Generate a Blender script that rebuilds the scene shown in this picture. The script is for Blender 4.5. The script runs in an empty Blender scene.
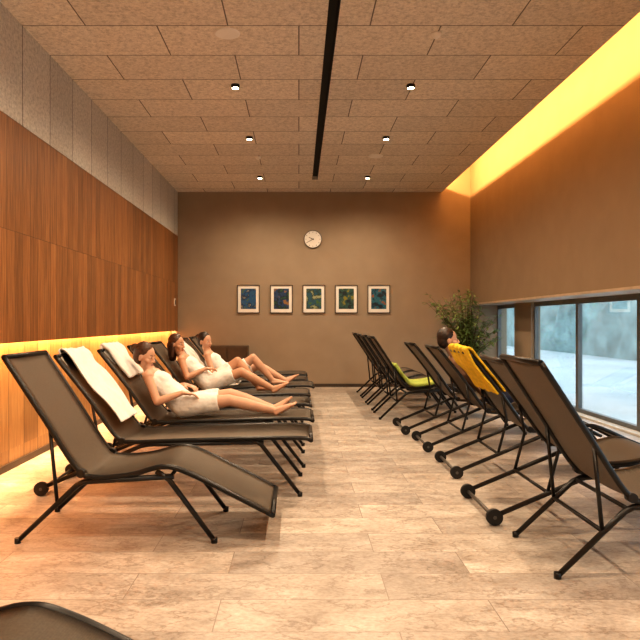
import bpy, bmesh, math, random
from mathutils import Vector, Matrix, noise
random.seed(4)
S=bpy.context.scene
COL=S.collection
try:
    S.view_settings.view_transform='Standard'
    S.view_settings.look='None'
except Exception: pass
try: S.view_settings.look='Medium High Contrast'
except Exception as ex: print('look',ex)
S.view_settings.exposure=0.45

# ------------------------------------------------------------------ materials
class NT:
    def __init__(s,name):
        s.m=bpy.data.materials.new(name); s.m.use_nodes=True
        s.t=s.m.node_tree; s.b=s.t.nodes['Principled BSDF']; s.o=s.t.nodes['Material Output']
    def n(s,typ,ins=None,**kw):
        x=s.t.nodes.new(typ)
        for k,v in kw.items(): setattr(x,k,v)
        if ins:
            for k,v in ins.items(): s.set(x,k,v)
        return x
    def set(s,x,k,v):
        if isinstance(v,bpy.types.NodeSocket): s.t.links.new(v,x.inputs[k])
        else: x.inputs[k].default_value=v
    def p(s,k,v): s.set(s.b,k,v)
    def math(s,op,a,b=0.0,c=None):
        x=s.n('ShaderNodeMath',operation=op); s.set(x,0,a); s.set(x,1,b)
        if c is not None: s.set(x,2,c)
        return x.outputs[0]
    def mix(s,f,a,b,bt='MIX'):
        x=s.n('ShaderNodeMixRGB',blend_type=bt); s.set(x,0,f); s.set(x,1,a); s.set(x,2,b); return x.outputs[0]
    def obj(s): return s.n('ShaderNodeTexCoord').outputs['Object']
    def mapn(s,v,scale=(1,1,1),loc=(0,0,0),rot=(0,0,0)):
        x=s.n('ShaderNodeMapping'); s.set(x,'Vector',v); x.inputs['Scale'].default_value=scale
        x.inputs['Location'].default_value=loc; x.inputs['Rotation'].default_value=rot; return x.outputs[0]
    def noise(s,v,scale,detail=4,rough=.5):
        return s.n('ShaderNodeTexNoise',{'Vector':v,'Scale':scale,'Detail':detail,'Roughness':rough}).outputs['Fac']
    def ramp(s,f,stops):
        x=s.n('ShaderNodeValToRGB'); s.set(x,0,f); e=x.color_ramp.elements
        while len(e)<len(stops): e.new(.5)
        for i,(p,c) in enumerate(stops): e[i].position=p; e[i].color=c if len(c)==4 else (*c,1)
        return x.outputs[0]
    def bump(s,h,strength=.3,dist=.01):
        x=s.n('ShaderNodeBump',{'Height':h,'Strength':strength,'Distance':dist}); s.p('Normal',x.outputs[0])
def c4(c): return (*c,1)

def mat_plain(name,col,rough=.5,metal=0,var=.12,scale=8,bump=0,bscale=60):
    k=NT(name); o=k.obj(); f=k.noise(o,scale)
    a=tuple(x*(1-var) for x in col); b=tuple(min(1,x*(1+var)) for x in col)
    k.p('Base Color',k.ramp(f,[(.3,a),(.7,b)])); k.p('Roughness',rough); k.p('Metallic',metal)
    if bump: k.bump(k.noise(o,bscale,5),bump,.004)
    return k.m
def mat_emit(name,col,st):
    k=NT(name); k.p('Base Color',c4(col)); k.p('Emission Color',c4(col)); k.p('Emission Strength',st); return k.m

def mat_floor():
    k=NT('stone_plank_floor'); o=k.obj()
    br=k.n('ShaderNodeTexBrick',{'Vector':k.mapn(o,loc=(.35,.12,0)),'Scale':1.0,'Mortar Size':.0028,'Brick Width':1.2,'Row Height':.3,'Mortar Smooth':.3,'Bias':0.0},offset=.37,offset_frequency=2)
    br.inputs['Color1'].default_value=(0,0,0,1); br.inputs['Color2'].default_value=(1,1,1,1); br.inputs['Mortar'].default_value=(.5,.5,.5,1)
    offv=k.n('ShaderNodeVectorMath',{0:o,1:k.n('ShaderNodeVectorMath',{0:br.outputs['Color'],1:(7.3,3.1,5.7)},operation='MULTIPLY').outputs[0]},operation='ADD').outputs[0]
    n1=k.noise(k.mapn(offv,(1.2,1.8,1)),3.0,9,.68)
    n2=k.noise(k.mapn(offv,(3.5,5.5,1)),12,5,.65)
    nv=k.noise(k.mapn(offv,(1.3,2.0,1)),2.6,7,.6)
    vein=k.math('ABSOLUTE',k.math('SUBTRACT',nv,.5))
    base=k.ramp(n1,[(.30,(.36,.31,.265)),(.5,(.53,.475,.42)),(.70,(.70,.65,.59))])
    tint=k.ramp(br.outputs['Color'],[(.0,(.78,.77,.77)),(1,(1.08,1.07,1.05))])
    c=k.mix(1,base,tint,'MULTIPLY')
    c=k.mix(.45,c,k.ramp(n2,[(.36,(.48,.43,.38)),(.60,(1,1,1))]),'MULTIPLY')
    c=k.mix(.6,c,k.ramp(vein,[(0,(.50,.44,.39)),(.022,(1,1,1))]),'MULTIPLY')
    c=k.mix(k.math('MULTIPLY',br.outputs['Fac'],.8),c,(.22,.18,.15,1))
    k.p('Base Color',c); k.p('Roughness',k.math('MULTIPLY_ADD',n1,.25,.28))
    h=k.math('SUBTRACT',k.math('MULTIPLY',n2,.25),br.outputs['Fac']); k.bump(h,.25,.003)
    return k.m
def mat_woodwool(name,col,rowh,roww,vertical=False,off=.5):
    k=NT(name); o=k.obj()
    sep=k.n('ShaderNodeSeparateXYZ',{0:o})
    if vertical: v=k.n('ShaderNodeCombineXYZ',{0:sep.outputs[1],1:k.math('ADD',sep.outputs[2],.0)}).outputs[0]
    else: v=o
    br=k.n('ShaderNodeTexBrick',{'Vector':v,'Scale':1.0,'Mortar Size':.006,'Brick Width':roww,'Row Height':rowh,'Mortar Smooth':.2},offset=off)
    br.inputs['Color1'].default_value=(.90,.90,.90,1); br.inputs['Color2'].default_value=(1.05,1.05,1.05,1)
    n=k.noise(o,30,6,.8); n2=k.noise(o,150,2,.6)
    base=k.ramp(n,[(.36,tuple(x*.68 for x in col)),(.5,col),(.64,tuple(min(.95,x*1.2) for x in col))])
    c=k.mix(1,base,br.outputs['Color'],'MULTIPLY')
    c=k.mix(br.outputs['Fac'],c,tuple(x*.22 for x in col)+(1,))
    k.p('Base Color',c); k.p('Roughness',.95)
    k.bump(k.math('SUBTRACT',k.math('ADD',n,k.math('MULTIPLY',n2,.4)),br.outputs['Fac']),.35,.005)
    return k.m
def mat_planks(name,dark,mid,light,w=.15,seamz=True):
    k=NT(name); o=k.obj(); sep=k.n('ShaderNodeSeparateXYZ',{0:o}); y=k.math('DIVIDE',sep.outputs[1],w)
    fl=k.math('FLOOR',y); fr=k.math('FRACT',y)
    zrow=k.math('FLOOR',k.math('DIVIDE',k.math('ADD',sep.outputs[2],-1.08),.91))
    h=k.n('ShaderNodeTexWhiteNoise',{'Vector':k.n('ShaderNodeCombineXYZ',{0:fl,1:zrow}).outputs[0]},noise_dimensions='2D').outputs['Value']
    off=k.n('ShaderNodeCombineXYZ',{0:h,1:0.0,2:k.math('MULTIPLY',h,9)}).outputs[0]
    vv=k.n('ShaderNodeVectorMath',{0:o,1:off},operation='ADD').outputs[0]
    g=k.noise(k.mapn(vv,(6,22,1.1)),2.4,6,.62)
    g2=k.noise(k.mapn(vv,(30,120,3)),2.0,3,.6)
    c=k.ramp(g,[(.28,dark),(.5,mid),(.75,light)])
    c=k.mix(.35,c,k.ramp(g2,[(.3,(.45,.4,.35)),(.65,(1,1,1))]),'MULTIPLY')
    c=k.mix(1,c,k.ramp(h,[(0,(.72,.70,.66)),(1,(1.15,1.12,1.05))]),'MULTIPLY')
    seam=k.math('LESS_THAN',fr,.035)
    if seamz:
        zf=k.math('FRACT',k.math('DIVIDE',k.math('ADD',sep.outputs[2],-1.08),.91))
        seam=k.math('MAXIMUM',seam,k.math('LESS_THAN',zf,.004))
    c=k.mix(seam,c,tuple(x*.35 for x in dark)+(1,))
    k.p('Base Color',c); k.p('Roughness',.42); k.bump(k.math('SUBTRACT',g2,seam),.2,.003)
    return k.m
def mat_fabric(name,col,trans=.0):
    k=NT(name); o=k.obj()
    w=k.n('ShaderNodeTexWave',{'Vector':o,'Scale':60.0,'Distortion':.5},bands_direction='Y').outputs['Fac']
    n=k.noise(o,120,3)
    c=k.ramp(k.math('ADD',k.math('MULTIPLY',w,.4),k.math('MULTIPLY',n,.6)),[(.2,tuple(x*.7 for x in col)),(.8,tuple(x*1.25 for x in col))])
    k.p('Base Color',c); k.p('Roughness',.62)
    if trans:
        tr=k.n('ShaderNodeBsdfTranslucent',{'Color':c4(tuple(min(1,x*1.6) for x in col))})
        mx=k.n('ShaderNodeMixShader',{0:trans,1:k.b.outputs[0],2:tr.outputs[0]})
        k.t.links.new(mx.outputs[0],k.o.inputs[0])
    return k.m
def mat_glass():
    k=NT('window_glass')
    fr=k.n('ShaderNodeFresnel',{'IOR':1.45}); tr=k.n('ShaderNodeBsdfTransparent',{'Color':(.93,.97,.99,1)})
    gl=k.n('ShaderNodeBsdfGlossy',{'Roughness':.02,'Color':(.9,.95,1,1)})
    mx=k.n('ShaderNodeMixShader',{0:k.math('MULTIPLY',fr.outputs[0],.5),1:tr.outputs[0],2:gl.outputs[0]}); k.t.links.new(mx.outputs[0],k.o.inputs[0]); return k.m
def mat_art(name,seed,cols):
    k=NT(name); o=k.obj(); v=k.mapn(o,(1,1,1),(seed*3.7,0,seed*1.9))
    n=k.noise(v,9,5,.6)
    c=k.ramp(n,[(.36,cols[3]),(.44,cols[0]),(.50,cols[1]),(.57,cols[1]),(.62,cols[2])])
    k.p('Base Color',c); k.p('Roughness',.45); return k.m

M=dict(
 floor=mat_floor(),
 ceil=mat_woodwool('woodwool_ceiling_panel',(.72,.665,.58),.6,1.2),
 upper=mat_woodwool('woodwool_wall_panel',(.60,.56,.49),4.0,.6,True,0),
 wood=mat_planks('walnut_plank_panelling',(.17,.070,.021),(.33,.142,.047),(.47,.23,.085)),
 wood2=mat_planks('light_plank_panelling',(.36,.19,.08),(.50,.29,.12),(.62,.39,.18),.3,False),
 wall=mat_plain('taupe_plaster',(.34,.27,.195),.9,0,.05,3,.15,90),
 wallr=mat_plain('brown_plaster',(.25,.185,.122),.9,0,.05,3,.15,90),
 cove=mat_plain('cream_plaster',(.75,.65,.48),.9,0,.04,3),
 black=mat_plain('black_anodised_slot',(.010,.010,.010),.7),
 base=mat_plain('dark_skirting',(.06,.042,.03),.5),
 frame=mat_plain('black_powder_coated_tube',(.012,.0115,.011),.33,.2,.2),
 mesh=mat_fabric('taupe_sling_fabric',(.200,.168,.132),.12),
 rubber=mat_plain('black_rubber',(.012,.012,.012),.6),
 hub=mat_plain('grey_hub',(.12,.11,.10),.4,.4),
 alu=mat_plain('grey_aluminium_frame',(.16,.165,.165),.4,.5),
 sill=mat_plain('pale_stone_sill',(.62,.60,.56),.5),
 trimw=mat_plain('oak_trim',(.42,.33,.24),.5),
 picf=mat_plain('dark_picture_frame',(.05,.04,.03),.4),
 glass=mat_glass(),
 white=mat_plain('white_enamel',(.84,.82,.77),.5,0,.03),
 snow=mat_plain('snow',(.56,.64,.67),.9,0,.16,.35),
 hedge=mat_plain('frosted_foliage',(.26,.36,.36),.95,0,.35,1.2),
 towelw=mat_plain('white_terry',(.84,.82,.78),.95,0,.05,30,.4,250),
 towely=mat_plain('yellow_terry',(.78,.52,.03),.95,0,.15,30,.4,250),
 towelg=mat_plain('green_terry',(.36,.44,.09),.95,0,.15,30,.4,250),
 skin=mat_plain('skin',(.64,.38,.26),.48,0,.07,12),
 skin2=mat_plain('tanned_skin',(.58,.32,.20),.48,0,.07,12),
 lips=mat_plain('lips',(.45,.17,.13),.4),
 eyew=mat_plain('eye_white',(.72,.66,.60),.25,0,.01),
 iris=mat_plain('iris',(.03,.02,.012),.2),
 hairb=mat_plain('brown_hair',(.075,.030,.014),.45,0,.4,60),
 haird=mat_plain('dark_hair',(.030,.017,.011),.45,0,.4,60),
 shorts=mat_plain('navy_swim_shorts',(.02,.03,.07),.8),
 leaf=mat_plain('leaf_green',(.20,.30,.09),.5,0,.4,6),
 stem=mat_plain('stem_brown',(.10,.07,.035),.7),
 pot=mat_plain('anthracite_pot',(.05,.047,.045),.45),
 soil=mat_plain('soil',(.03,.02,.012),.95),
 led=mat_emit('warm_led',(1,.80,.50),22),
 dark=mat_plain('dark_brown_cabinet',(.075,.045,.025),.5),
)

# ------------------------------------------------------------------ mesh helpers
def obj_from_bm(bm,name,mat=None,parent=None,smooth=False,loc=None):
    me=bpy.data.meshes.new(name); bmesh.ops.recalc_face_normals(bm,faces=bm.faces); bm.to_mesh(me); bm.free()
    if smooth:
        for p in me.polygons: p.use_smooth=True
    o=bpy.data.objects.new(name,me); COL.objects.link(o)
    for m in (mat if isinstance(mat,(list,tuple)) else [mat]):
        if m: me.materials.append(m)
    if parent: o.parent=parent
    if loc: o.location=loc
    return o
def empty(name,loc=(0,0,0),rz=0):
    e=bpy.data.objects.new(name,None); COL.objects.link(e); e.location=loc; e.rotation_euler=(0,0,rz); e.empty_display_size=.1; return e
def box(bm,x0,x1,y0,y1,z0,z1,mi=0):
    v=[bm.verts.new((x,y,z)) for x in (x0,x1) for y in (y0,y1) for z in (z0,z1)]
    for f in ((0,1,3,2),(4,6,7,5),(0,4,5,1),(2,3,7,6),(0,2,6,4),(1,5,7,3)):
        fc=bm.faces.new([v[i] for i in f]); fc.material_index=mi
def boxes(name,lst,mat,parent=None,bev=0):
    bm=bmesh.new()
    for b in lst: box(bm,*b)
    o=obj_from_bm(bm,name,mat,parent)
    if bev:
        m=o.modifiers.new('bevel','BEVEL'); m.width=bev; m.segments=2
    return o
def tube(bm,pts,r,seg=10,mi=0,sm=True):
    pts=[Vector(p) for p in pts]; n=len(pts); rings=[]
    rr=r if isinstance(r,(list,tuple)) else [r]*n
    d0=(pts[1]-pts[0]).normalized(); a=d0.orthogonal().normalized()
    for i,p in enumerate(pts):
        d=((pts[min(i+1,n-1)]-p).normalized()+(p-pts[max(i-1,0)]).normalized())
        if d.length<1e-6: d=d0
        d.normalize(); a=(a-d*a.dot(d)).normalized(); b=d.cross(a)
        rings.append([bm.verts.new(p+(a*math.cos(t)+b*math.sin(t))*rr[i]) for t in [2*math.pi*j/seg for j in range(seg)]])
    for i in range(n-1):
        for j in range(seg):
            f=bm.faces.new((rings[i][j],rings[i][(j+1)%seg],rings[i+1][(j+1)%seg],rings[i+1][j])); f.smooth=sm; f.material_index=mi
    for rg in (rings[0][::-1],rings[-1]):
        f=bm.faces.new(rg); f.material_index=mi
def lathe(bm,prof,c=(0,0,0),axis='Z',seg=32,mi=0):
    c=Vector(c); rings=[]
    for r,h in prof:
        ring=[]
        for j in range(seg):
            t=2*math.pi*j/seg; x,y=r*math.cos(t),r*math.sin(t)
            v=Vector((x,y,h)) if axis=='Z' else Vector((x,h,y))
            ring.append(bm.verts.new(c+v))
        rings.append(ring)
    for i in range(len(rings)-1):
        for j in range(seg):
            f=bm.faces.new((rings[i][j],rings[i][(j+1)%seg],rings[i+1][(j+1)%seg],rings[i+1][j])); f.material_index=mi
    for rg in (rings[0],rings[-1]):
        f=bm.faces.new(rg); f.material_index=mi
def catmull(p,k=6):
    p=[Vector(q) for q in p]; out=[]
    for i in range(len(p)-1):
        a=p[max(i-1,0)];b=p[i];c=p[i+1];d=p[min(i+2,len(p)-1)]
        for j in range(k):
            t=j/k; out.append(.5*((2*b)+(c-a)*t+(2*a-5*b+4*c-d)*t*t+(3*b-a-3*c+d)*t**3))
    out.append(p[-1]); return out

# ------------------------------------------------------------------ room
XL,XR,XW,YB,YF,H=-2.33,3.30,3.80,12.32,-3.0,3.75
boxes('floor',[(-2.7,3.95,YF-.1,YB+.1,-.12,0)],M['floor'])
boxes('wall_back',[(-2.7,4.0,YB,YB+.15,0,4.5)],M['wall'])
boxes('wall_front',[(-2.7,4.0,YF-.15,YF,0,4.5)],M['wall'])
boxes('wall_left',[(-2.6,-2.45,YF,YB,0,4.5)],M['wood2'])
boxes('wall_panelling',[(-2.37,XL,YF,YB,1.08,2.90),(-2.45,-2.37,YF,YB,1.22,1.26)],M['wood'])
boxes('wall_acoustic_panelling',[(-2.45,XL-.002,YF,YB,2.905,H+.1)],M['upper'])
# ceiling with recessed slot
sl0,sl1,se=.235,.325,11.25
bm=bmesh.new()
box(bm,-2.46,sl0,YF,YB,H,H+.10); box(bm,sl1,2.75,YF,YB,H,H+.10); box(bm,sl0,sl1,se,YB,H,H+.10)
obj_from_bm(bm,'ceiling',M['ceil'])
boxes('trim_ceiling_slot',[(sl0-.001,sl0+.006,YF,se,H-.004,H+.12),(sl1-.006,sl1+.001,YF,se,H-.004,H+.12),(sl0,sl1,YF,se,H+.06,H+.13)],M['black'])
boxes('trim_light_cove',[(2.15,3.45,YF,YB,4.42,4.5),(2.15,2.22,YF,YB,H+.10,4.42)],M['cove'])
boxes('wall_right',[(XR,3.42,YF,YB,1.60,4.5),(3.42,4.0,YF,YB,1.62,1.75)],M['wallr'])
boxes('trim_window_soffit',[(XR-.015,XW+.02,YF,YB,1.57,1.60)],M['trimw'])
boxes('wall_window_pier',[(XW-.03,XW+.12,10.40,11.20,0,1.57),(XW-.0,XW+.14,YF,YB,-.1,.02)],M['wall'])
boxes('trim_window_sill',[(XW-.10,XW+.015,YF,YB,.0,.022)],M['sill'],bev=.004)
# windows
wins=[(11.20,YB)]+[(10.40-1.6*(i+1),10.40-1.6*i) for i in range(8)]
for i,(a,b) in enumerate(wins):
    a=max(a,YF)
    if b<=YF+.1: continue
    e=empty('window_%d'%(i+1),(XW+.05,(a+b)/2,.795)); w=(b-a)/2
    t=.035
    boxes('window_frame',[(-.03,.03,-w,w,-.775,-.725),(-.03,.03,-w,w,.705,.775),(-.03,.03,-w,-w+t,-.725,.705),(-.03,.03,w-t,w,-.725,.705)],M['alu'],e)
    boxes('glass_pane',[(-.004,.004,-w+t,w-t,-.725,.705)],M['glass'],e)
boxes('baseboard_back',[(-2.44,3.78,YB-.015,YB,0,.06)],M['base'])
boxes('baseboard_left',[(-2.45,-2.435,YF,YB-.02,0,.06)],M['base'])
# outside: snowy lawn and a clipped hazy hedge
bm=bmesh.new(); box(bm,3.97,120,-60,160,-.3,-.12); obj_from_bm(bm,'snowy_ground',M['snow'])
bm=bmesh.new(); nx,ny=14,420
prof=[]
for i in range(nx+1):
    t=i/nx*math.pi; prof.append((-math.cos(t)*1.1,abs(math.sin(t))**.6*3.0))
grid=[[bm.verts.new((13+px,-4+100*j/ny,pz-.2)) for px,pz in prof] for j in range(ny+1)]
for j in range(ny):
    for i in range(nx): bm.faces.new((grid[j][i],grid[j+1][i],grid[j+1][i+1],grid[j][i+1]))
for v in bm.verts:
    if v.co.z>-.1: v.co+=noise.noise_vector(v.co*.8)*.5+noise.noise_vector(v.co*3)*.12
obj_from_bm(bm,'garden_hedge',M['hedge'],smooth=True)
w=bpy.data.worlds.new('overcast'); S.world=w; w.use_nodes=True
bg=w.node_tree.nodes['Background']; bg.inputs[0].default_value=(.80,.87,.91,1); bg.inputs[1].default_value=1.9

# ------------------------------------------------------------------ lights
def area(name,loc,rot,sx,sy,e,col):
    l=bpy.data.lights.new(name,'AREA'); l.shape='RECTANGLE'; l.size=sx; l.size_y=sy; l.energy=e; l.color=col
    o=bpy.data.objects.new(name,l); COL.objects.link(o); o.location=loc; o.rotation_euler=rot; return o
LEN=YB-YF-.3; YM=(YB+YF)/2
area('led_strip_wall',(-2.41,YM,1.20),(0,0,0),.05,LEN,350,(1,.52,.22))
area('led_strip_cove',(2.42,YM,3.97),(0,math.radians(-78),0),.05,LEN,480,(1,.49,.17))
SP=[(x,y) for x in (-.67,1.18) for y in (11.0,8.65,6.75,4.6,2.5,.4,-1.7)]
for x,y in SP:
    e=empty('ceiling_spotlight',(x,y,H)); bm=bmesh.new()
    lathe(bm,[(.030,.0),(.045,.0),(.045,-.035),(.036,-.035),(.036,-.012),(.030,-.012)],seg=24); obj_from_bm(bm,'housing',M['black'],e,True)
    bm=bmesh.new(); lathe(bm,[(.034,-.018),(.034,-.036)],seg=20); obj_from_bm(bm,'lens',M['led'],e)
    l=bpy.data.lights.new('spot_beam','SPOT'); l.energy=112; l.spot_size=math.radians(165); l.spot_blend=1.0; l.color=(1,.76,.52); l.shadow_soft_size=.04
    o=bpy.data.objects.new('spot_beam',l); COL.objects.link(o); o.parent=e; o.location=(0,0,-.09)
for x,y in ((-.62,5.54),(1.16,9.64)):
    bm=bmesh.new(); lathe(bm,[(.11,.004),(.11,-.006),(.10,-.012),(.001,-.012)],seg=32); obj_from_bm(bm,'ceiling_speaker',M['white'],None,False,(x,y,H))
for x,y in ((1.19,5.55),(-.62,9.7)):
    bm=bmesh.new(); lathe(bm,[(.045,.002),(.045,-.012),(.03,-.03),(.012,-.045),(.001,-.045)],seg=20); obj_from_bm(bm,'smoke_detector',M['white'],None,True,(x,y,H))

# ------------------------------------------------------------------ wall things
arts=[((.010,.02,.06),(.02,.10,.24),(.10,.16,.03),(.35,.36,.28)),((.008,.012,.03),(.02,.06,.15),(.30,.16,.06),(.03,.10,.06)),
      ((.02,.04,.015),(.02,.09,.14),(.06,.14,.03),(.30,.34,.2)),((.01,.03,.02),(.03,.09,.08),(.24,.22,.03),(.01,.015,.05)),((.01,.04,.08),(.02,.14,.20),(.30,.10,.04),(.01,.02,.03))]
for i,px in enumerate((248.5,281.5,314,346.5,379)):
    x=(px-299)*.0192; e=empty('framed_picture',(x,YB,1.69))
    boxes('frame',[(-.215,.215,-.028,0,.257,.27),(-.215,.215,-.028,0,-.27,-.257),(-.215,-.202,-.028,0,-.257,.257),(.202,.215,-.028,0,-.257,.257)],M['picf'],e)
    boxes('mat_board',[(-.202,.202,-.014,0,-.257,.257)],M['white'],e)
    boxes('print',[(-.145,.145,-.018,-.014,-.19,.20)],mat_art('print_%d'%i,i,arts[i]),e)
e=empty('wall_clock',((313-299)*.0192,YB,2.84))
bm=bmesh.new(); lathe(bm,[(.155,0),(.175,0),(.175,-.025),(.162,-.028),(.160,-.02)],axis='Y',seg=40); obj_from_bm(bm,'rim',M['hub'],e,False)
bm=bmesh.new(); lathe(bm,[(.161,-.001),(.161,-.023)],axis='Y',seg=40); obj_from_bm(bm,'dial',M['white'],e)
bm=bmesh.new()
def hand(bm,ang,l,wd,y):
    d=Vector((math.sin(ang),0,math.cos(ang))); s=Vector((d.z,0,-d.x))
    pts=[d*-.02+s*wd,d*l+s*wd*.6,d*l-s*wd*.6,d*-.02-s*wd]
    a=[bm.verts.new(p+Vector((0,y,0))) for p in pts]; b=[bm.verts.new(p+Vector((0,y-.003,0))) for p in pts]
    bm.faces.new(a); bm.faces.new(b[::-1])
    for i in range(4): bm.faces.new((a[i],a[(i+1)%4],b[(i+1)%4],b[i]))
hand(bm,math.radians(-65),.085,.007,-.026); hand(bm,math.radians(-120),.125,.005,-.030)
for i in range(12):
    t=i*math.pi/6; p=Vector((math.sin(t),0,math.cos(t)))
    box(bm,p.x*.135-.006,p.x*.135+.006,-.026,-.023,p.z*.135-.006,p.z*.135+.006)
obj_from_bm(bm,'hands_and_marks',M['black'],e)
e=empty('low_cabinet',(-1.33,YB-.235,0))
boxes('carcass',[(-.37,.37,-.18,.20,.06,.80)],M['dark'],e,.006)
boxes('doors',[(-.365,-.005,-.20,-.18,.08,.78),(.005,.365,-.20,-.18,.08,.78)],M['dark'],e,.004)
boxes('plinth',[(-.34,.34,-.15,.2,0,.06)],M['black'],e)
e=empty('light_switch',(XL,12.0,1.62))
boxes('plate',[(0,.012,-.05,.05,-.07,.07)],M['white'],e,.004); boxes('rocker',[(.012,.018,-.03,.03,-.045,.045)],M['hub'],e)

# ------------------------------------------------------------------ loungers
PB=[(-.46,1.05),(-.24,.715),(-.05,.425),(.05,.372),(.25,.385),(.43,.43),(.56,.405),(.80,.29),(1.06,.155)]
PF=[(-.50,1.00),(-.26,.70),(-.06,.425),(.05,.388),(.30,.395),(.9,.415),(1.26,.418),(1.34,.400)]
PC=[(-.50,1.00),(-.26,.70),(-.06,.425),(.05,.380),(.25,.388),(.43,.425),(.56,.400),(.80,.29),(1.06,.155)]
HWD=.30
def lounger_meshes(kind):
    P={'B':PB,'F':PF,'C':PC}[kind]
    prof=[(v.x,v.y) for v in catmull([(a,b,0) for a,b in P],6)]
    fr=bmesh.new()
    for s in (-1,1):
        tube(fr,[(u,s*HWD,h) for u,h in prof],.0155,10)
    tube(fr,[(prof[0][0],-HWD,prof[0][1]),(prof[0][0],HWD,prof[0][1])],.0155,10)
    tube(fr,[(prof[-1][0],-HWD,prof[-1][1]),(prof[-1][0],HWD,prof[-1][1])],.0155,10)
    wh=bmesh.new(); wheels=False
    if kind=='B':
        for s in (-1,1):
            v=s*(HWD-.004)
            tube(fr,[(.50,v,.375),(-.01,v,.345),(-.05,v,.325),(-.38,v*1.02,.012)],[.016,.016,.016,.014],10)
            tube(fr,[(.40,v,.405),(.47,v,.36),(.73,v*1.02,.012)],[.016,.016,.014],10)
            tube(fr,[(-.20,v,.64),(-.16,v,.23)],.011,8)
            for u in (-.38,.73): tube(fr,[(u,v*1.02,.03),(u,v*1.02,.0)],.018,10)
        for u,h in ((.47,.36),(-.03,.335),(-.16,.23)): tube(fr,[(u,-HWD,h),(u,HWD,h)],.011,8)
    else:
        wheels=True; fx=.98 if kind=='F' else .46; ft=1.26 if kind=='F' else .73
        for s in (-1,1):
            v=s*(HWD-.004)
            tube(fr,[(fx+.02,v,.385),(.18,v,.368),(.12,v,.358),(-.60,v*1.02,.055)],[.015,.015,.016,.015],10)
            tube(fr,[(fx-.06,v,.400),(fx,v,.370),(ft,v*1.02,.012)],[.016,.016,.014],10)
            tube(fr,[(-.24,v,.68),(-.20,v,.46),(-.27,v,.20)],.011,8)
            tube(fr,[(ft,v*1.02,.03),(ft,v*1.02,.0)],.018,10)
            tube(wh,[(-.60,v*1.02-.016,.05),(-.60,v*1.02+.016,.05)],.05,24)
        tube(wh,[(-.60,-HWD*1.06,.05),(-.60,HWD*1.06,.05)],.012,12,1)
        for u,h in ((fx,.370),(.12,.358),(-.27,.20)): tube(fr,[(u,-HWD,h),(u,HWD,h)],.011,8)
    for s in (-1,1): tube(fr,[(-.02,s*HWD-.022,.395),(-.02,s*HWD+.022,.395)],.024,14)
    fb=bmesh.new(); nv=9; rows=[]
    for (u,h) in prof[0:]:
        row=[]
        for j in range(nv):
            q=j/(nv-1)*2-1; row.append(fb.verts.new((u,q*(HWD-.006),h+.008-.016*(1-q*q))))
        rows.append(row)
    for i in range(len(rows)-1):
        for j in range(nv-1): fb.faces.new((rows[i][j],rows[i+1][j],rows[i+1][j+1],rows[i][j+1])).smooth=True
    g=bmesh.ops.solidify(fb,geom=list(fb.faces),thickness=.010)
    out=[]
    for nm,b,ms in (('tube_frame',fr,[M['frame']]),('sling_fabric',fb,[M['mesh']]),('wheels',wh,[M['rubber'],M['hub']])):
        if nm=='wheels' and not wheels: b.free(); continue
        bmesh.ops.recalc_face_normals(b,faces=b.faces); me=bpy.data.meshes.new(nm+'_'+kind); b.to_mesh(me); b.free()
        for m in ms: me.materials.append(m)
        out.append((nm,me))
    return out
LM={k:lounger_meshes(k) for k in 'BFC'}
def lounger(kind,ynear,hx,rz=0):
    e=empty('sun_lounger',(hx,ynear+HWD,0),rz)
    for nm,me in LM[kind]:
        o=bpy.data.objects.new(nm,me); COL.objects.link(o); o.parent=e
    return e
LEFT=[('B',1.24,-1.22),('B',3.62,-1.21),('F',4.60,-1.25),('F',5.50,-1.22),('F',6.45,-1.22),('F',7.35,-1.22),('F',8.30,-1.15),('F',9.2,-1.22),('F',10.1,-1.22)]
RIGHT=[('B',3.12,1.64),('C',3.94,1.80),('C',5.10,1.86),('C',6.15,1.84),('C',7.10,1.78),('B',8.2,1.42),('B',9.05,1.42),('B',9.9,1.42),('B',10.75,1.42)]
for i,(k,y,x) in enumerate(LEFT+RIGHT): lounger(k,y,x,math.radians([0,.3,-.4,0,.5,0,0,-.5,.4][i%9]))

# ------------------------------------------------------------------ towels
def towel(path,hx,yc,v0,v1,mat,seed=0,th=.012,name='towel'):
    pr=[(v.x,v.y) for v in catmull([(a,b,0) for a,b in path],5)]
    bm=bmesh.new(); nv=20; rows=[]
    for i,(u,h) in enumerate(pr):
        row=[]
        for j in range(nv+1):
            q=j/nv; v=v0+(v1-v0)*q+.02*noise.noise(Vector((i*.25,seed*5,q)))
            w=abs(noise.noise(Vector((u*3+seed*7,v*11,h*3))))*.055
            row.append(bm.verts.new((hx+u+w*.7,yc+v,h+w*.7)))
        rows.append(row)
    for i in range(len(rows)-1):
        for j in range(nv): bm.faces.new((rows[i][j],rows[i+1][j],rows[i+1][j+1],rows[i][j+1]))
    bmesh.ops.recalc_face_normals(bm,faces=bm.faces)
    o=obj_from_bm(bm,name,mat,None,True); s=o.modifiers.new('thick','SOLIDIFY'); s.thickness=th; s.offset=0
    s=o.modifiers.new('sub','SUBSURF'); s.levels=1; s.render_levels=1
    return o
bd=Vector((.63,-.78)); nn=Vector((.78,.63)); top=Vector((-.50,1.00))
def drape(a,b,off=.028):
    pts=[]
    for t in (b,b*.6,b*.25): pts.append(top+bd*t-nn*(off+.004))
    pts.append(top-bd*.03-nn*.012); pts.append(top-bd*.03+nn*.014)
    k=max(2,int(a/.15))
    for i in range(k+1): pts.append(top+bd*(.03+(a-.03)*i/k)+nn*off)
    return [(p.x,p.y) for p in pts]
seat=[(.03,.425),(.15,.42),(.35,.425)]
towel(drape(.66,.14),-1.25,4.90,-.22,.29,M['towelw'],1)
towel(drape(.34,.16),-1.22,5.80,-.20,.26,M['towelw'],2,.03)
towel(drape(.70,.14)+seat,-1.15,8.60,-.24,.26,M['towelw'],3)
towel(drape(.42,.40),1.86,5.40,-.32,.32,M['towely'],4,.02)
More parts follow.
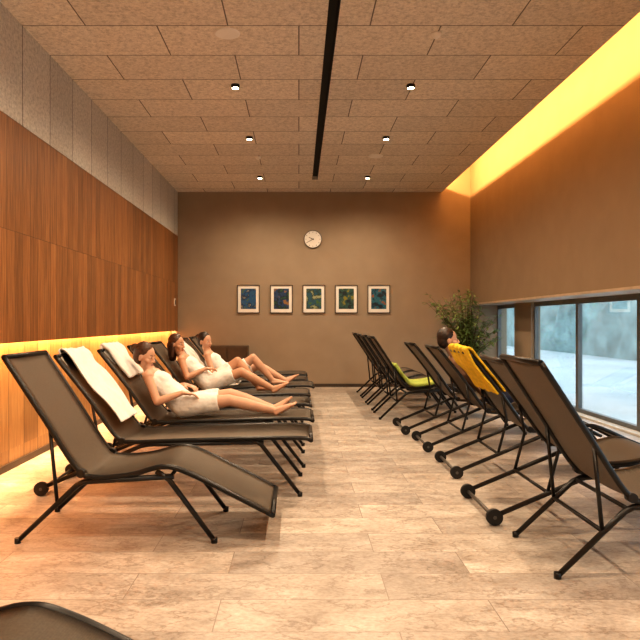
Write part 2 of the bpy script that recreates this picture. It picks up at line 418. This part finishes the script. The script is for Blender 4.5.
towel([tuple(top+bd*t+nn*.04) for t in (.42,.52,.62,.72)]+[(.06,.44),(.2,.45),(.4,.48)],1.42,8.50,-.33,.27,M['towelg'],7,.04)

# ------------------------------------------------------------------ people
def rcone(bm,p1,r1,p2,r2,k=1.0,side=(0,1,0),cap=(1,1),seg=20):
    p1=Vector(p1);p2=Vector(p2);d=(p2-p1); L=d.length
    d=d/L if L>1e-6 else Vector((0,0,1))
    s=Vector(side); a=s-d*s.dot(d)
    if a.length<.05: a=d.orthogonal()
    a.normalize(); b=d.cross(a); prof=[]
    N=5
    if cap[0]:
        for i in range(1,N): f=-math.pi/2+math.pi/2*i/N; prof.append((p1+d*r1*math.sin(f),r1*math.cos(f)))
    for i in range(5): t=i/4; prof.append((p1+(p2-p1)*t,r1+(r2-r1)*t))
    if cap[1]:
        for i in range(1,N): f=math.pi/2*i/N; prof.append((p2+d*r2*math.sin(f),r2*math.cos(f)))
    rings=[[bm.verts.new(c+(a*k*math.cos(t)+b*math.sin(t))*r) for t in [2*math.pi*j/seg for j in range(seg)]] for c,r in prof]
    for i in range(len(rings)-1):
        for j in range(seg): bm.faces.new((rings[i][j],rings[i][(j+1)%seg],rings[i+1][(j+1)%seg],rings[i+1][j]))
    bm.faces.new(rings[0][::-1]); bm.faces.new(rings[-1])
def ell(bm,c,ax,r):
    m=Matrix((( ax[0].x*r[0],ax[1].x*r[1],ax[2].x*r[2],c.x),(ax[0].y*r[0],ax[1].y*r[1],ax[2].y*r[2],c.y),(ax[0].z*r[0],ax[1].z*r[1],ax[2].z*r[2],c.z),(0,0,0,1)))
    bmesh.ops.create_icosphere(bm,subdivisions=3,radius=1,matrix=m)
def fuse(o,vox,it=3,fac=.5):
    m=o.modifiers.new('fuse','REMESH'); m.mode='VOXEL'; m.voxel_size=vox; m.use_smooth_shade=True
    s=o.modifiers.new('soften','SMOOTH'); s.factor=fac; s.iterations=it
def make_hand(bm,w,hd,pn,thumb):
    hd=Vector(hd).normalized(); pn=Vector(pn); pn=(pn-hd*pn.dot(hd)).normalized(); sd=hd.cross(pn).normalized()*thumb
    rcone(bm,w,.021,w+hd*.03,.020,1.3,sd); rcone(bm,w+hd*.025,.017,w+hd*.078,.014,2.3,sd)
    for q,l in ((.030,.066),(.0105,.078),(-.0095,.072),(-.029,.056)):
        b=w+hd*.082+sd*q; d1=(hd+pn*.30+sd*q*3).normalized(); m=b+d1*l*.5; d2=(hd+pn*.9+sd*q*2).normalized(); e=m+d2*l*.5
        rcone(bm,b,.0088,m,.0080,1,sd,seg=10); rcone(bm,m,.0080,e,.0066,1,sd,seg=10)
    b=w+hd*.022+sd*.026; m=b+(hd*.6+sd*.7+pn*.2).normalized()*.042; e=m+(hd*.95+sd*.2+pn*.3).normalized()*.032
    rcone(bm,b,.013,m,.0105,1,seg=10); rcone(bm,m,.0105,e,.008,1,seg=10)
def person(name,O,P,skin,hair,woman=True,hairstyle='bun',sc=1.0):
    O=Vector(O); V=lambda p:O+Vector(p); e=empty(name,(O.x,O.y,0))
    def fin(bm,nm,mat):
        o=obj_from_bm(bm,nm,mat,None,True); o.parent=e; o.location=(-O.x,-O.y,0); return o
    pel,ch,nk,hc=[V(P[k]) for k in ('pelvis','chest','neck','head')]
    Y=Vector((0,1,0)); bm=bmesh.new(); w=(pel+ch)/2
    up=(ch-pel).normalized(); fwd=Y.cross(up)*1.0
    if fwd.x<0: fwd=-fwd
    if woman: rp,rw,rc,ru,sw=.098,.078,.088,.065,.165
    else: rp,rw,rc,ru,sw=.098,.093,.108,.082,.200
    rcone(bm,pel,rp,w,rw,1.55); rcone(bm,w,rw,ch,rc,1.5); rcone(bm,ch,rc,ch+(nk-ch)*.62,ru,1.65)
    rcone(bm,nk-up*.03,.055,hc-Vector((0,0,.055)),.046 if woman else .055)
    if woman:
        for s in (-1,1): ell(bm,ch+fwd*.050+Y*s*.068-up*.01,(Y,up,fwd),(.056,.060,.050))
    for s,t in ((-1,'r'),(1,'l')):
        sh=ch+(nk-ch)*.62+Y*s*sw; el=V(P['elbow_'+t]); wr=V(P['wrist_'+t])
        rcone(bm,nk-up*.035+Y*s*.03,.045,sh,.048 if woman else .058); 
        a=(.043,.034,.036,.022) if woman else (.054,.042,.043,.028)
        rcone(bm,sh,a[0],el,a[1]); rcone(bm,el,a[1],el+(wr-el)*.3,a[2]); rcone(bm,el+(wr-el)*.3,a[2],wr,a[3])
        make_hand(bm,wr,P['hand_'+t],P.get('palm_'+t,(0,0,-1)),s*-1)
        hp=pel+Y*s*.085; kn=V(P['knee_'+t]); an=V(P['ankle_'+t])
        rcone(bm,hp,.088,kn,.054); rcone(bm,kn,.052,kn+(an-kn)*.33,.055); rcone(bm,kn+(an-kn)*.33,.055,an,.034)
        fd=Vector(P['foot_'+t]).normalized(); sh_=(an-kn).normalized()
        heel=an+sh_*.035-fd*.02; rcone(bm,an,.034,heel,.030); ball=heel+fd*.155
        rcone(bm,heel,.030,ball,.021,1.5,Y); rcone(bm,an,.030,ball,.020,1.2,Y)
        for q,l in ((-.034,.030),(-.018,.036),(-.002,.036),(.013,.034),(.031,.044)):
            qq=-q*s; b=ball+Y*qq; rcone(bm,b,.011,b+fd*l,.0095 if l<.04 else .012,1,seg=10)
    f=Vector(P['face']).normalized(); u=Vector(P.get('hup',(0,0,1))); u=(u-f*u.dot(f)).normalized(); s_=f.cross(u).normalized(); A=(s_,f,u)
    at=lambda a,b,c: hc+s_*a+f*b+u*c
    ell(bm,at(0,-.010,.020),A,(.073,.092,.092)); ell(bm,at(0,.025,-.045),A,(.055,.058,.066)); ell(bm,at(0,.064,-.096),A,(.021,.018,.016))
    rcone(bm,at(0,.080,.004),.007,at(0,.101,-.028),.0100,1,seg=12)
    for q in (-1,1):
        ell(bm,at(q*.011,.090,-.032),A,(.008,.009,.007)); ell(bm,at(q*.076,-.004,-.014),A,(.010,.019,.031)); ell(bm,at(q*.040,.050,-.028),A,(.025,.028,.024))
        ell(bm,at(q*.031,.062,.004),A,(.020,.016,.014))
    ell(bm,at(0,.077,-.062),A,(.024,.012,.012))
    o=fin(bm,'body',skin); fuse(o,.0052,3)
    bm=bmesh.new()
    for q in (-.0035,.0035): ell(bm,at(0,.0855,-.062+q),A,(.020,.0065,.0040))
    fin(bm,'lips',M['lips'])
    bm=bmesh.new(); bi=bmesh.new()
    for q in (-1,1): ell(bm,at(q*.031,.0715,.004),A,(.0120,.0085,.0060)); ell(bi,at(q*.031,.0770,.004),A,(.0050,.0045,.0052))
    fin(bm,'eyes',M['eyew']); fin(bi,'irises',M['iris'])
    bm=bmesh.new()
    ell(bm,at(0,-.026,.038),A,(.082,.092,.092)); ell(bm,at(0,-.045,-.010),A,(.076,.070,.080))
    if hairstyle=='bun': ell(bm,at(0,-.125,.045),A,(.042,.040,.042)); ell(bm,at(0,-.09,.03),A,(.04,.05,.04))
    elif hairstyle=='long':
        rcone(bm,at(0,-.06,-.02),.065,at(0,-.055,-.17),.040,1.3,s_)
        for q in (-1,1): rcone(bm,at(q*.062,-.02,.0),.028,at(q*.075,-.01,-.15),.020,1.2)
    o=fin(bm,'hair',hair); fuse(o,.006,2)
    t=bpy.data.textures.new('strands','CLOUDS'); t.noise_scale=.02; d=o.modifiers.new('d','DISPLACE'); d.texture=t; d.strength=.006
    bm=bmesh.new()
    for q in (-1,1): rcone(bm,at(q*.017,.0805,.024),.0024,at(q*.044,.069,.026),.0018,1,seg=8)
    fin(bm,'eyebrows',hair)
    # garment
    bm=bmesh.new()
    if woman:
        ex=.016; c2=ch+(nk-ch)*.28
        rcone(bm,pel,rp+ex,w,rw+ex+.012,1.55); rcone(bm,w,rw+ex+.012,ch,rc+ex,1.5); rcone(bm,ch,rc+ex,c2,rc+ex-.004,1.52,cap=(1,0))
        for s in (-1,1): ell(bm,ch+fwd*.048+Y*s*.062-up*.016,(Y,up,fwd),(.072,.075,.060))
        for s,tt in ((-1,'r'),(1,'l')):
            hp=pel+Y*s*.08; kn=V(P['knee_'+tt]); rcone(bm,hp,.103,hp+(kn-hp)*.76,.080,cap=(1,0))
        km=(V(P['knee_r'])+V(P['knee_l']))/2; rcone(bm,pel,.10,pel+(km-pel)*.74,.066,1.8,cap=(1,0))
        o=fin(bm,'towel_wrap',M['towelw']); fuse(o,.008,4)
        t=bpy.data.textures.new('folds','CLOUDS'); t.noise_scale=.085; d=o.modifiers.new('d','DISPLACE'); d.texture=t; d.strength=.020; d.mid_level=.5
    else:
        rcone(bm,pel,rp+.010,pel+(w-pel)*.5,rp+.006,1.55,cap=(1,0))
        for s,tt in ((-1,'r'),(1,'l')):
            hp=pel+Y*s*.085; kn=V(P['knee_'+tt]); rcone(bm,hp,.098,hp+(kn-hp)*.5,.086,cap=(1,0))
        o=fin(bm,'swim_shorts',M['shorts']); fuse(o,.007,2)
    return e
B=dict(pelvis=(.18,0,.505),chest=(-.075,0,.735),neck=(-.17,0,.855),head=(-.215,0,.985),
  elbow_r=(-.02,-.245,.60),wrist_r=(.19,-.19,.66),hand_r=(1,.25,-.12),elbow_l=(-.03,.25,.60),wrist_l=(.16,.12,.67),hand_l=(1,-.4,-.15),
  knee_r=(.585,-.09,.585),ankle_r=(.985,-.075,.455),foot_r=(.55,-.1,.75),knee_l=(.58,.09,.61),ankle_l=(.97,.07,.455),foot_l=(.6,.12,.75),face=(1,-.12,-.10))
W1=dict(B); W1.update(pelvis=(.19,0,.497),chest=(-.055,0,.708),neck=(-.145,0,.815),head=(-.17,0,.94),face=(1,-.30,-.26),
  elbow_r=(-.01,-.24,.555),wrist_r=(.20,-.20,.63),knee_r=(.60,-.09,.55),ankle_r=(1.00,-.03,.450),foot_r=(.85,-.1,.42),knee_l=(.59,.09,.585),ankle_l=(.985,.09,.452),foot_l=(.7,.15,.62))
person('woman',(-1.22,5.80,0),W1,M['skin'],M['hairb'],True,'bun')
W2=dict(B); W2.update(knee_r=(.56,-.10,.66),ankle_r=(.93,-.08,.46),foot_r=(.8,-.05,.45),knee_l=(.50,.08,.775),ankle_l=(.75,.06,.475),foot_l=(1,0,-.02),face=(.85,-.35,-.05),
  elbow_r=(-.05,-.26,.61),wrist_r=(.14,-.13,.70),hand_r=(1,.6,0))
person('woman',(-1.24,7.65,0),W2,M['skin2'],M['hairb'],True,'long')
W3=dict(B); W3.update(pelvis=(.20,0,.505),chest=(-.03,0,.735),neck=(-.11,0,.86),head=(-.13,0,.99),face=(.8,-.5,-.08),
  elbow_r=(.0,-.25,.60),wrist_r=(.22,-.20,.65),elbow_l=(.02,.25,.60),wrist_l=(.20,.13,.68),
  knee_r=(.52,-.10,.775),ankle_r=(.78,-.08,.475),foot_r=(1,0,-.02),knee_l=(.58,.10,.66),ankle_l=(.94,.08,.46),foot_l=(.8,.05,.5))
person('woman',(-1.13,8.60,0),W3,M['skin'],M['haird'],True,'bun')
MN=dict(pelvis=(.17,0,.495),chest=(-.13,0,.77),neck=(-.255,0,.925),head=(-.31,0,1.07),
  elbow_r=(-.04,-.27,.61),wrist_r=(.19,-.17,.65),hand_r=(1,.4,-.1),elbow_l=(-.05,.27,.61),wrist_l=(.18,.15,.65),hand_l=(1,-.4,-.1),
  knee_r=(.52,-.10,.64),ankle_r=(.75,-.09,.37),foot_r=(.88,0,-.44),knee_l=(.52,.10,.64),ankle_l=(.75,.09,.37),foot_l=(.88,0,-.44),face=(1,-.12,.06))
person('man',(1.82,6.45,0),MN,M['skin'],M['haird'],False,'short')

# ------------------------------------------------------------------ potted plant
PX,PY=2.97,11.3
e=empty('potted_bamboo_palm',(PX,PY,0))
bm=bmesh.new(); lathe(bm,[(.15,0),(.17,.01),(.22,.42),(.225,.45),(.20,.45),(.195,.40),(.001,.40)],seg=36); obj_from_bm(bm,'pot',M['pot'],e,True)
bm=bmesh.new(); lathe(bm,[(.192,.401),(.10,.415),(.001,.418)],seg=24); obj_from_bm(bm,'soil',M['soil'],e)
bs=bmesh.new(); bl=bmesh.new(); rnd=random.Random(7)
def okp(p): return (p.x<.24 or p.z<1.50) and p.x<.72 and p.y<.9
for i in range(85):
    a=rnd.uniform(0,2*math.pi); lean=rnd.uniform(.10,.72); hgt=rnd.uniform(.65,1.55)
    st=Vector((math.cos(a)*rnd.uniform(0,.1),math.sin(a)*rnd.uniform(0,.1),.40)); pts=[]
    for j in range(8):
        t=j/7; pts.append(st+Vector((math.cos(a)*lean*t**1.6,math.sin(a)*lean*t**1.6*.8,hgt*t-.22*lean*t**3)))
    if not all(okp(p) for p in pts): continue
    tube(bs,pts,[.007*(1-.7*j/7) for j in range(8)],6)
    for j in range(34):
        t=rnd.uniform(.22,1); k=min(6,int(t*7)); p=pts[k].lerp(pts[k+1],t*7-k)
        th=rnd.uniform(0,2*math.pi); d=Vector((math.cos(th),math.sin(th),rnd.uniform(-.5,.5))).normalized(); L=rnd.uniform(.08,.15); w_=L*.15
        sd=d.cross(Vector((0,0,1))).normalized(); dr=Vector((0,0,-.02))
        if not okp(p+d*L): continue
        v=[bl.verts.new(q) for q in (p,p+d*L*.4+sd*w_,p+d*L+dr,p+d*L*.4-sd*w_)]
        bl.faces.new(v)
obj_from_bm(bs,'stems',M['stem'],e,True); obj_from_bm(bl,'leaves',M['leaf'],e)

# ------------------------------------------------------------------ camera
cd=bpy.data.cameras.new('camera'); cd.sensor_width=36; cd.lens=36; cd.shift_x=.033; cd.shift_y=.003; cd.clip_start=.05
co=bpy.data.objects.new('camera',cd); COL.objects.link(co); co.location=(0,0,1.25); co.rotation_euler=(math.radians(90),0,0); S.camera=co
